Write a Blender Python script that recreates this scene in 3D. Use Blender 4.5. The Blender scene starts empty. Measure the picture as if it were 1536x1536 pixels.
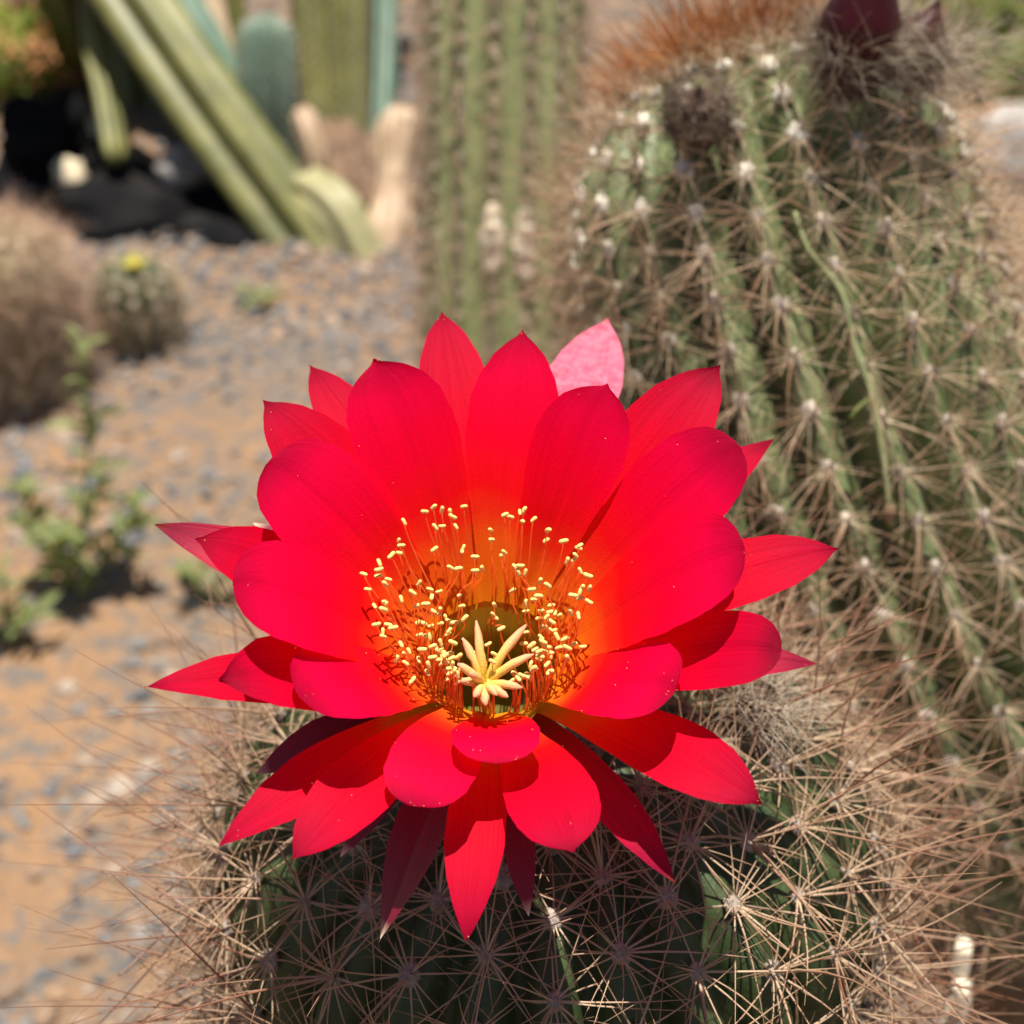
import bpy, math, random
import numpy as np
from mathutils import Vector, noise

R = math.radians
random.seed(7); rng = np.random.default_rng(7)
sc = bpy.context.scene
col = sc.collection

# ------------------------------------------------------------------ camera
PITCH, HALF, CAM_H = R(35), R(20), 0.95
TH = math.tan(HALF)
cam_d = bpy.data.cameras.new('camera'); cam = bpy.data.objects.new('camera', cam_d); col.objects.link(cam)
cam.location = (0, 0, CAM_H); cam.rotation_euler = (R(90) - PITCH, 0, 0)
cam_d.sensor_width = 36; cam_d.lens = 18 / TH
cam_d.clip_start = 0.01; cam_d.clip_end = 500
cam_d.dof.use_dof = True; cam_d.dof.focus_distance = 0.270; cam_d.dof.aperture_fstop = 14.5
sc.camera = cam
# ------------------------------------------------------------------ sky, sun, exposure
SUN_EL, SUN_AZ = R(84.5), R(8)          # azimuth measured from +Y towards +X
w = bpy.data.worlds.new('World'); sc.world = w; w.use_nodes = True
nt = w.node_tree; bg = nt.nodes['Background']
sky = nt.nodes.new('ShaderNodeTexSky'); sky.sky_type = 'NISHITA'; sky.sun_disc = False
sky.sun_elevation = SUN_EL; sky.sun_rotation = SUN_AZ
nt.links.new(sky.outputs[0], bg.inputs[0]); bg.inputs[1].default_value = 0.05
S = Vector((math.sin(SUN_AZ) * math.cos(SUN_EL), math.cos(SUN_AZ) * math.cos(SUN_EL), math.sin(SUN_EL)))
sl = bpy.data.lights.new('sun', 'SUN'); sl.energy = 5.0; sl.angle = R(0.5); sl.color = (1, 0.95, 0.86)
so = bpy.data.objects.new('sun', sl); col.objects.link(so); so.rotation_euler = S.to_track_quat('Z', 'Y').to_euler()
sc.view_settings.view_transform = 'Standard'; sc.view_settings.look = 'None'
sc.view_settings.exposure = 0.90; sc.view_settings.gamma = 1
sc.render.engine = 'CYCLES'
sc.cycles.use_denoising = True
sc.cycles.max_bounces = 6; sc.cycles.transparent_max_bounces = 8; sc.cycles.sample_clamp_indirect = 6

# ------------------------------------------------------------------ helpers
FWD = Vector((0, math.cos(PITCH), -math.sin(PITCH))); UPV = Vector((0, math.sin(PITCH), math.cos(PITCH))); RT = Vector((1, 0, 0))
CAM = Vector((0, 0, CAM_H))
def ray(px, py): return FWD + RT * ((px - 768) / 768 * TH) + UPV * ((768 - py) / 768 * TH)
def at(px, py, d): return CAM + ray(px, py) * d
def gnd(px, py, z=0.0):
    r = ray(px, py); return CAM + r * ((z - CAM_H) / r.z)
def proj(p):
    v = p - CAM; d = v.dot(FWD)
    return 768 + v.dot(RT) / d / TH * 768, 768 - v.dot(UPV) / d / TH * 768, d

def tag(o, label=None, cat=None, group=None, kind=None):
    if label: o['label'] = label
    if cat: o['category'] = cat
    if group: o['group'] = group
    if kind: o['kind'] = kind
    return o
def empty(name, loc):
    o = bpy.data.objects.new(name, None); col.objects.link(o); o.location = loc; o.empty_display_size = .02
    return o
def link(name, me, parent=None):
    o = bpy.data.objects.new(name, me); col.objects.link(o)
    if parent:
        o.parent = parent
        M = Vector((0, 0, 0)); p = parent
        while p: M = M + p.location; p = p.parent
        o.location = -M          # parents carry only a location: vertices stay in world space
    return o
def mesh(name, V, F, mat, parent=None, uv=None, tint=None, smooth=True):
    me = bpy.data.meshes.new(name)
    me.from_pydata([tuple(v) for v in V], [], F); me.update()
    if uv is not None:
        l = me.uv_layers.new(name='UVMap')
        idx = np.empty(len(me.loops), dtype=np.int32); me.loops.foreach_get('vertex_index', idx)
        l.data.foreach_set('uv', np.asarray(uv, dtype=np.float32)[idx].ravel())
    if tint is not None:
        a = me.attributes.new('tint', 'FLOAT_COLOR', 'POINT')
        t = np.ones((len(V), 4), dtype=np.float32); tt = np.asarray(tint, dtype=np.float32); t[:, :tt.shape[1]] = tt
        a.data.foreach_set('color', t.ravel())
    if smooth: me.polygons.foreach_set('use_smooth', [True] * len(me.polygons))
    me.materials.append(mat)
    return link(name, me, parent)

def bez(p0, p1, p2, p3, t):
    s = 1 - t
    return p0 * s**3 + p1 * 3 * s * s * t + p2 * 3 * s * t * t + p3 * t**3
def frame(t, ref=Vector((0, 0, 1))):
    t = t.normalized()
    if abs(t.dot(ref)) > .95: ref = Vector((1, 0, 0))
    u = t.cross(ref).normalized(); return u, u.cross(t).normalized()
class TB:                                   # collects tubes with a tint (random, along)
    def __init__(s): s.V = []; s.F = []; s.T = []
    def tube(s, pts, rad, n=4, rnd=0., cap=True, b=0.):
        base = len(s.V); m = len(pts)
        for i, p in enumerate(pts):
            t = (pts[min(i + 1, m - 1)] - pts[max(i - 1, 0)])
            u, v = frame(t)
            for k in range(n):
                a = 2 * math.pi * k / n
                s.V.append(p + u * (rad[i] * math.cos(a)) + v * (rad[i] * math.sin(a))); s.T.append((rnd, i / (m - 1), b))
        for i in range(m - 1):
            for k in range(n):
                k2 = (k + 1) % n
                s.F.append((base + i * n + k, base + i * n + k2, base + (i + 1) * n + k2, base + (i + 1) * n + k))
        if cap: s.F.append(tuple(base + (m - 1) * n + k for k in range(n))); s.F.append(tuple(base + k for k in reversed(range(n))))
    clear = None
    def spine(s, p, d, L, r, bend, rnd, n=3, seg=4, b=0.):
        pts = [p + d * (L * t) + bend * (L * t * t) for t in [i / seg for i in range(seg + 1)]]
        if s.clear and any(s.clear(q) for q in pts): return
        s.tube(pts, [r * (1 - .85 * i / seg) for i in range(seg + 1)], n, rnd, False, b)
    def build(s, name, mat, parent=None, smooth=True): return mesh(name, s.V, s.F, mat, parent, tint=s.T, smooth=smooth)

# ------------------------------------------------------------------ materials
class NT:
    def __init__(s, name):
        s.m = bpy.data.materials.new(name); s.m.use_nodes = True
        s.t = s.m.node_tree; s.b = s.t.nodes['Principled BSDF']; s.out = s.t.nodes['Material Output']
    def n(s, typ, **kw):
        x = s.t.nodes.new('ShaderNode' + typ)
        for k, v in kw.items():
            if k in x.inputs: x.inputs[k].default_value = v
            else: setattr(x, k, v)
        return x
    def l(s, a, b): s.t.links.new(a, b)
    def ramp(s, fac, stops):
        r = s.n('ValToRGB'); e = r.color_ramp.elements
        while len(e) < len(stops): e.new(.5)
        for i, (p, c) in enumerate(stops): e[i].position = p; e[i].color = (*c, 1)
        s.l(fac, r.inputs[0]); return r.outputs[0]
    def mix(s, fac, a, b, mode='MIX'):
        x = s.n('Mix', data_type='RGBA', blend_type=mode)
        for sock, v in ((x.inputs[0], fac), (x.inputs[6], a), (x.inputs[7], b)):
            if hasattr(v, 'is_linked'): s.l(v, sock)
            elif isinstance(v, (int, float)): sock.default_value = v
            else: sock.default_value = (*v, 1)
        return x.outputs[2]
    def noise(s, scale, detail=3, vec=None, rough=.55):
        x = s.n('TexNoise', Scale=scale, Detail=detail, Roughness=rough)
        if vec is not None: s.l(vec, x.inputs['Vector'])
        return x.outputs[0]
    def pos(s): return s.n('TexCoord').outputs['Object']
    def bump(s, h, strength, dist):
        b = s.n('Bump', Strength=strength, Distance=dist); s.l(h, b.inputs['Height']); s.l(b.outputs[0], s.b.inputs['Normal']); return b.outputs[0]
    def rough(s, r, spec=.3):
        s.b.inputs['Roughness'].default_value = r; s.b.inputs['Specular IOR Level'].default_value = spec
    def translucent(s, c, fac, nrm=None):
        t = s.n('BsdfTranslucent'); x = s.n('MixShader'); x.inputs[0].default_value = fac
        if hasattr(c, 'is_linked'): s.l(c, t.inputs[0])
        else: t.inputs[0].default_value = (*c, 1)
        if nrm is not None: s.l(nrm, t.inputs[1])
        s.l(s.b.outputs[0], x.inputs[1]); s.l(t.outputs[0], x.inputs[2]); s.l(x.outputs[0], s.out.inputs[0])

def petal_mat(name, stops, tstops, tf, rough=.42, spec=.35, streak=.35, sheen=0., mott=None):
    k = NT(name); uv = k.n('UVMap'); sep = k.n('SeparateXYZ'); k.l(uv.outputs[0], sep.inputs[0])
    mp = k.n('Mapping'); mp.inputs['Scale'].default_value = (30, 1.6, 1); k.l(uv.outputs[0], mp.inputs[0])
    oi = k.n('ObjectInfo'); k.l(oi.outputs['Random'], mp.inputs['Location'])
    st = k.noise(1., 3, mp.outputs[0]); sp = k.noise(1500., 2, k.pos())
    patch = k.noise(60., 3, k.pos())
    v = k.n('Math', operation='MULTIPLY_ADD'); k.l(patch, v.inputs[0]); v.inputs[1].default_value = .22; k.l(sep.outputs[1], v.inputs[2])
    v2 = k.n('Math', operation='SUBTRACT'); k.l(v.outputs[0], v2.inputs[0]); v2.inputs[1].default_value = .11
    c = k.ramp(v2.outputs[0], stops); tc = k.ramp(v2.outputs[0], tstops)
    dk = k.ramp(st, [(.25, (1 - streak,) * 3), (.7, (1, 1, 1))])
    c2 = k.mix(1., c, dk, 'MULTIPLY'); 
    if mott:
        m1 = k.noise(420., 3, k.pos(), .7); c2 = k.mix(k.ramp(m1, [(.42, (0, 0, 0)), (.62, (1, 1, 1))]), c2, mott)
    k.l(c2, k.b.inputs['Base Color'])
    t2 = k.mix(1., tc, dk, 'MULTIPLY')
    h = k.n('Math', operation='MULTIPLY_ADD'); k.l(sp, h.inputs[0]); h.inputs[1].default_value = .5; k.l(st, h.inputs[2])
    nb = k.bump(h.outputs[0], .3, .0004)
    k.rough(rough, spec)
    if sheen:
        k.b.inputs['Sheen Weight'].default_value = sheen; k.b.inputs['Sheen Roughness'].default_value = .35
        k.b.inputs['Sheen Tint'].default_value = (1, .6, .75, 1)
    k.translucent(t2, tf, nb); return k.m

RED = [(0., (.96, .38, .015)), (.14, (.96, .19, .01)), (.30, (.94, .035, .01)), (.40, (.92, .006, .012)), (.58, (.90, .0008, .034)), (.82, (.80, .0008, .056)), (1., (.34, .001, .035))]
TRED = [(0., (1., .50, .02)), (.14, (.98, .24, .01)), (.30, (.96, .05, .005)), (.40, (.95, .01, .005)), (.6, (.9, .002, .012)), (1., (.62, .002, .02))]
M_in = petal_mat('petal_inner', RED, TRED, .54, .6, .05, .12)
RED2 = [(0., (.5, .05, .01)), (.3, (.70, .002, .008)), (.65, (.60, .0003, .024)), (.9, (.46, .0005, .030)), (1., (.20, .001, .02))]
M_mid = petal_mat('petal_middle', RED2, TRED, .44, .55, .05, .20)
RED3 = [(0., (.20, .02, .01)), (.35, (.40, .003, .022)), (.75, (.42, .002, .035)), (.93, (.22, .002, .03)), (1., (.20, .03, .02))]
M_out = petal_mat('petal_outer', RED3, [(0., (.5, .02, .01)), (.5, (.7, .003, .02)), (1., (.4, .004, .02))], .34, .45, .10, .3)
M_sep = petal_mat('sepal_skin', [(0., (.04, .05, .015)), (.4, (.11, .004, .016)), (.9, (.15, .006, .024)), (.97, (.5, .38, .28)), (1., (.8, .72, .6))],
                  [(0., (.1, .03, .02)), (1., (.25, .01, .05))], .12, .42, .3, .3)
M_sheen = petal_mat('petal_painted_sheen', [(0., (.5, .01, .03)), (.5, (.62, .03, .09)), (.8, (.66, .12, .19)), (1., (.6, .04, .09))], TRED, .18, .42, .5, .5, sheen=.4, mott=(.68, .15, .21))  # pale pink sheen of sunlight put into the base colour and mottling

def simple(name, c, rough=.5, spec=.3, nz=None, tr=None, c2=None, bump=None):
    k = NT(name)
    if c2 is not None:
        f = k.noise(nz, 4, k.pos()); k.l(k.ramp(f, [(.35, c), (.65, c2)]), k.b.inputs['Base Color'])
        if bump: k.bump(f, .6, bump)
    else: k.b.inputs['Base Color'].default_value = (*c, 1)
    k.rough(rough, spec)
    if tr: k.translucent(*tr)
    return k.m
M_fil = simple('filament', (.98, .36, .12), .5, .1, tr=((1., .48, .16), .6))
M_anth = simple('anther', (.74, .50, .13), .8, .1, 3000., None, (.80, .60, .22), .0002)
def lobe_mat():
    k = NT('stigma_lobe'); uv = k.n('UVMap'); sep = k.n('SeparateXYZ'); k.l(uv.outputs[0], sep.inputs[0])
    k.l(k.ramp(sep.outputs[1], [(0, (.76, .56, .05)), (.4, (.78, .54, .10)), (.75, (.76, .44, .18)), (1, (.72, .32, .20))]), k.b.inputs['Base Color'])
    k.bump(k.noise(2600., 2, k.pos()), .5, .0002); k.rough(.6, .2); k.translucent((.9, .7, .25), .25); return k.m
M_lobe = lobe_mat()
def throat_mat():
    k = NT('throat'); uv = k.n('UVMap'); sep = k.n('SeparateXYZ'); k.l(uv.outputs[0], sep.inputs[0])
    c = k.ramp(sep.outputs[1], [(0, (.92, .36, .01)), (.15, (.92, .55, .02)), (.38, (.80, .62, .03)), (.7, (.36, .30, .03)), (1, (.22, .20, .03))])
    mp = k.n('Mapping'); mp.inputs['Scale'].default_value = (90, 3, 1); k.l(uv.outputs[0], mp.inputs[0])
    s = k.noise(1., 2, mp.outputs[0]); k.l(k.mix(1., c, k.ramp(s, [(.3, (.6, .6, .6)), (.7, (1, 1, 1))]), 'MULTIPLY'), k.b.inputs['Base Color'])
    k.bump(s, .4, .0005); k.rough(.45, .3); k.translucent((.75, .50, .04), .45); return k.m
M_throat = throat_mat()
M_tube = simple('flower_tube', (.07, .10, .03), .5, .3, 120., None, (.16, .03, .04), .001)

def skin_mat(name, a, b, scar, sc_=60.):
    k = NT(name); p = k.pos(); f = k.noise(sc_, 5, p); g = k.noise(sc_ * 9, 3, p)
    c = k.ramp(f, [(.3, a), (.7, b)])
    c = k.mix(k.ramp(g, [(.60, (0, 0, 0)), (.78, (1, 1, 1))]), c, scar)
    k.l(c, k.b.inputs['Base Color']); k.bump(g, .35, .0006); k.rough(.48, .35); return k.m
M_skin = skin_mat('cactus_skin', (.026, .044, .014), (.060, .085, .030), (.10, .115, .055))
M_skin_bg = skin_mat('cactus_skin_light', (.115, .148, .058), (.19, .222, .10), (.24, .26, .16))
M_skin_col = skin_mat('column_skin', (.24, .27, .11), (.33, .34, .16), (.38, .34, .20), 25.)
M_skin_yel = skin_mat('yellow_green_skin', (.085, .092, .028), (.20, .19, .055), (.32, .26, .15), 12.)
M_skin_blue = skin_mat('blue_green_skin', (.07, .125, .085), (.145, .215, .155), (.24, .29, .23), 14.)
M_dry = skin_mat('dead_cactus', (.30, .19, .11), (.52, .38, .25), (.6, .5, .36), 18.)
M_pale = skin_mat('pale_stem', (.20, .19, .08), (.36, .32, .17), (.5, .44, .30), 18.)
def spine_mat(name, base, tip, dark):
    k = NT(name); a = k.n('Attribute', attribute_name='tint'); sep = k.n('SeparateColor'); k.l(a.outputs['Color'], sep.inputs[0])
    lo = k.ramp(sep.outputs[1], [(0, base), (.75, tip)])
    hi = k.ramp(sep.outputs[1], [(0, [x * .9 for x in base]), (.3, dark), (1, [x * .7 for x in dark])])
    k.l(k.mix(sep.outputs[0], lo, hi), k.b.inputs['Base Color']); k.rough(.45, .35); k.translucent(k.mix(sep.outputs[0], lo, hi), .3); return k.m
M_spine = spine_mat('spine', (.64, .50, .34), (.52, .33, .20), (.30, .12, .07))
M_spine_bg = spine_mat('spine_pale', (.76, .66, .46), (.66, .50, .32), (.46, .25, .15))
M_spine_or = spine_mat('spine_orange', (.84, .50, .24), (.78, .38, .14), (.46, .15, .04))
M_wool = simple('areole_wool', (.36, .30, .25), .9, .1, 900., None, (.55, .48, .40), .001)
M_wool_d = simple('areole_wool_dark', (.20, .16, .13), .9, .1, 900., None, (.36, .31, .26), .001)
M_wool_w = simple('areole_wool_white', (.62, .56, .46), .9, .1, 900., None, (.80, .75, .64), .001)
M_hair = spine_mat('hair', (.56, .45, .33), (.66, .56, .43), (.13, .075, .05))
M_bud = simple('bud_skin', (.028, .002, .004), .45, .25, 40., ((.15, .004, .006), .03), (.055, .003, .006))
M_core = simple('bud_wool', (.055, .034, .026), .95, .1, 700., None, (.14, .095, .07), .002)

# ------------------------------------------------------------------ ground
def fbm(x, y, s, o=4):
    return noise.fractal(Vector((x * s, y * s, 3.7)), 1., 2., o)
def gz(x, y):
    d = math.hypot(x, y - 1.5)
    return fbm(x, y, 2.3) * .018 + fbm(x, y, 11., 3) * .006 + max(0, y - 2.9) ** 1.2 * .05
def build_ground():
    n = 230; s = np.linspace(-1, 1, n)
    g = np.sign(s) * (1.9 * np.abs(s) + 58 * np.abs(s) ** 9)
    V = []; F = []
    for j in range(n):
        for i in range(n):
            x, y = g[i], g[j] + 1.7
            V.append((x, y, gz(x, y) if abs(x) < 8 and abs(y) < 9 else max(0, min(y, 9) - 2.9) ** 1.2 * .05))
    for j in range(n - 1):
        for i in range(n - 1): F.append((j * n + i, j * n + i + 1, (j + 1) * n + i + 1, (j + 1) * n + i))
    k = NT('sandy_soil'); p = k.pos()
    big = k.noise(2.6, 4, p); fine = k.noise(160., 5, p, .7); mid = k.noise(38., 2, p); sp2 = k.noise(75., 2, p)
    c = k.ramp(big, [(.34, (.17, .145, .125)), (.45, (.235, .155, .10)), (.60, (.315, .185, .10)), (.8, (.21, .16, .125))])
    c = k.mix(k.ramp(mid, [(.47, (0, 0, 0)), (.62, (.9, .9, .9))]), c, (.14, .135, .13))
    c = k.mix(k.ramp(sp2, [(.56, (0, 0, 0)), (.64, (.8, .8, .8))]), c, (.33, .20, .11))
    c = k.mix(1., c, k.ramp(fine, [(.3, (.62, .60, .58)), (.65, (1, 1, 1))]), 'MULTIPLY')
    k.l(c, k.b.inputs['Base Color']); k.rough(.9, .15); k.bump(fine, .8, .004)
    o = mesh('ground', V, F, k.m); tag(o, 'sandy orange soil strewn with grey gravel', 'ground', kind='structure')
build_ground()

ICO = None
def ico():
    t = (1 + 5 ** .5) / 2
    v = np.array([(-1, t, 0), (1, t, 0), (-1, -t, 0), (1, -t, 0), (0, -1, t), (0, 1, t), (0, -1, -t), (0, 1, -t), (t, 0, -1), (t, 0, 1), (-t, 0, -1), (-t, 0, 1)]) / math.hypot(1, t)
    f = [(0, 11, 5), (0, 5, 1), (0, 1, 7), (0, 7, 10), (0, 10, 11), (1, 5, 9), (5, 11, 4), (11, 10, 2), (10, 7, 6), (7, 1, 8), (3, 9, 4), (3, 4, 2), (3, 2, 6), (3, 6, 8), (3, 8, 9), (4, 9, 5), (2, 4, 11), (6, 2, 10), (8, 6, 7), (9, 8, 1)]
    return v, f
ICOV, ICOF = ico()
def subdiv(v, f):
    v = [np.array(x) for x in v]; c = {}; nf = []
    def mid(a, b):
        k = (min(a, b), max(a, b))
        if k not in c: m = v[a] + v[b]; v.append(m / np.linalg.norm(m)); c[k] = len(v) - 1
        return c[k]
    for a, b, d in f:
        x, y, z = mid(a, b), mid(b, d), mid(d, a); nf += [(a, x, z), (b, y, x), (d, z, y), (x, y, z)]
    return np.array(v), nf
ICO2V, ICO2F = subdiv(ICOV, ICOF); ICO3V, ICO3F = subdiv(ICO2V, ICO2F)

def stone_mat(name, stops):
    k = NT(name); a = k.n('Attribute', attribute_name='tint'); sep = k.n('SeparateColor'); k.l(a.outputs['Color'], sep.inputs[0])
    c = k.ramp(sep.outputs[0], stops); f = k.noise(90., 4, k.pos())
    k.l(k.mix(1., c, k.ramp(f, [(.3, (.7, .7, .7)), (.7, (1, 1, 1))]), 'MULTIPLY'), k.b.inputs['Base Color']); k.bump(f, .5, .002); k.rough(.8, .2); return k.m
M_gravel = stone_mat('gravel_stone', [(0, (.085, .09, .096)), (.25, (.15, .153, .158)), (.45, (.23, .21, .19)), (.62, (.24, .16, .11)), (.82, (.33, .21, .125)), (1, (.36, .30, .245))])
def build_gravel():
    V = []; F = []; T = []; cnt = 0
    grey0 = gnd(440, 430); sand = [gnd(330, 640), gnd(230, 860), gnd(520, 560)]
    N = 52000
    while cnt < N:
        # nearer stones matter most: sample over the wedge seen from here and well beside it
        y = random.uniform(.35, 4.2); x = random.uniform(-1.9, 1.9)
        p = Vector((x, y, 0)); dens = .62 + .6 * fbm(x + 5, y, 3.2)
        g = (p - grey0); dens += .9 * math.exp(-(g.x / .55) ** 2 - (g.y / .32) ** 2)
        for s in sand: dens -= .40 * math.exp(-((p - s).length / .2) ** 2)
        if random.random() > dens: continue
        r = random.choice([.004, .005, .006, .007, .008, .010, .012]) * random.uniform(.6, 1.05)
        if random.random() < .02: r *= 1.7
        greyness = math.exp(-(g.x / .6) ** 2 - (g.y / .4) ** 2)
        tint = random.random() ** (.9 + .9 * greyness)
        a = random.uniform(0, 6.28); ca, sa = math.cos(a), math.sin(a)
        sx, sy, sz = r * random.uniform(.8, 1.4), r * random.uniform(.7, 1.1), r * random.uniform(.45, .8)
        z = gz(x, y) + sz * .35
        jit = 1 + rng.uniform(-.22, .22, len(ICOV)); b = len(V)
        for (q, j) in zip(ICOV, jit):
            X, Y, Z = q[0] * sx * j, q[1] * sy * j, q[2] * sz * j
            V.append((x + X * ca - Y * sa, y + X * sa + Y * ca, z + Z)); T.append((tint, 0, 0))
        F += [(b + i, b + j, b + k_) for i, j, k_ in ICOF]; cnt += 1
    o = mesh('gravel', V, F, M_gravel, tint=T, smooth=False)
    tag(o, 'loose grey and tan gravel scattered over the orange soil', 'gravel', kind='stuff')
build_gravel()

# ------------------------------------------------------------------ cacti
class Cactus:
    """ribbed stem: axis = list of points from apex down to base, radius profile by arc length from the apex"""
    def __init__(s, axis, Rm, dome, ribs, depth, spacing, flare=None, twist=0., sharp=.7, phase=0.):
        s.ax = axis; s.R = Rm; s.H = dome; s.n = ribs; s.dp = depth; s.sp = spacing; s.fl = flare; s.tw = twist; s.sh = sharp; s.ph = phase
        s.L = [0.]
        for i in range(1, len(axis)): s.L.append(s.L[-1] + (axis[i] - axis[i - 1]).length)
        s.len = s.L[-1]
        t = (axis[1] - axis[0]).normalized(); s.fr = []
        u = Vector((1, 0, 0)); u = (u - t * u.dot(t)).normalized()
        for i in range(len(axis)):
            t = (axis[min(i + 1, len(axis) - 1)] - axis[max(i - 1, 0)]).normalized()
            u = (u - t * u.dot(t)).normalized(); s.fr.append((t, u.copy(), t.cross(u)))
        # surface arc parameter: q in [0, qmax]
        s.prof = []; z = r = q = 0.
        for i in range(41):
            al = i / 40 * math.pi / 2
            r2 = math.sin(al) ** .9; z2 = dome * (1 - math.cos(al))
            if i: q += math.hypot((r2 - r) * Rm, z2 - z)
            r, z = r2, z2; s.prof.append((q, r, z))
        s.qd = q; s.qmax = q + s.len - dome
    def rz(s, q):
        if q >= s.qd: return 1., s.H + q - s.qd
        lo = int(np.searchsorted([p[0] for p in s.prof], q)); lo = max(1, lo)
        a, b = s.prof[lo - 1], s.prof[lo]; t = (q - a[0]) / (b[0] - a[0])
        return a[1] + (b[1] - a[1]) * t, a[2] + (b[2] - a[2]) * t
    def axp(s, z):
        z = min(z, s.len); i = max(0, min(int(np.searchsorted(s.L, z)) - 1, len(s.ax) - 2)); t = (z - s.L[i]) / (s.L[i + 1] - s.L[i])
        T = [a.lerp(b, t).normalized() for a, b in zip(s.fr[i], s.fr[i + 1])]
        return s.ax[i].lerp(s.ax[i + 1], t), T
    def pt(s, th, q):
        r, z = s.rz(q); c, (t, u, v) = s.axp(z); a = th + s.tw * z
        ph = abs(math.cos(s.n * (th - s.ph) / 2)); crest = ph ** s.sh
        k = s.n * (th - s.ph) / (2 * math.pi); par = int(round(k)) % 2
        tub = .5 + .5 * math.cos(2 * math.pi * (q / s.sp + .5 * par))
        rad = s.R * r * (s.fl(z) if s.fl else 1.) * (1 - s.dp * (1 - crest) * min(1, r * 1.3 + .15)) + s.R * .035 * tub * ph ** 3 * r
        return c + (u * math.cos(a) + v * math.sin(a)) * rad
    def frame_at(s, th, q):
        e = .0015; p = s.pt(th, q); dth = (s.pt(th + .3 / s.n, q) - s.pt(th - .3 / s.n, q)); dq = s.pt(th, q + e) - s.pt(th, max(0, q - e))
        nrm = dth.cross(dq); nrm.normalize(); c, _ = s.axp(s.rz(q)[1] + s.R * .35)
        if nrm.dot(p - c) < 0: nrm = -nrm
        up = -(dq - nrm * dq.dot(nrm)).normalized(); return p, nrm, up
    def body(s, mat, parent, per=8, stepq=.006):
        na = s.n * per; qs = [0.0006]; q = .0006
        while q < s.qmax: q += stepq * (1 if q < .4 else 3); qs.append(min(q, s.qmax))
        V = [s.pt(2 * math.pi * i / na, q) for q in qs for i in range(na)]; F = []
        for j in range(len(qs) - 1):
            for i in range(na):
                i2 = (i + 1) % na; F.append((j * na + i, j * na + i2, (j + 1) * na + i2, (j + 1) * na + i))
        F.append(tuple(range(na))[::-1]); return mesh('body', V, F, mat, parent)
    def areoles(s, q0, q1):
        out = []
        for k in range(s.n):
            th = s.ph + 2 * math.pi * k / s.n; i = math.ceil(q0 / s.sp)
            while True:
                q = (i - .5 * (k % 2)) * s.sp; i += 1
                if q > q1: break
                if q < q0: continue
                r = s.rz(q)[0]
                if r < .55 and s.n > 12 and k % 2 and i % 2: continue
                out.append((th, q))
        return out

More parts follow.
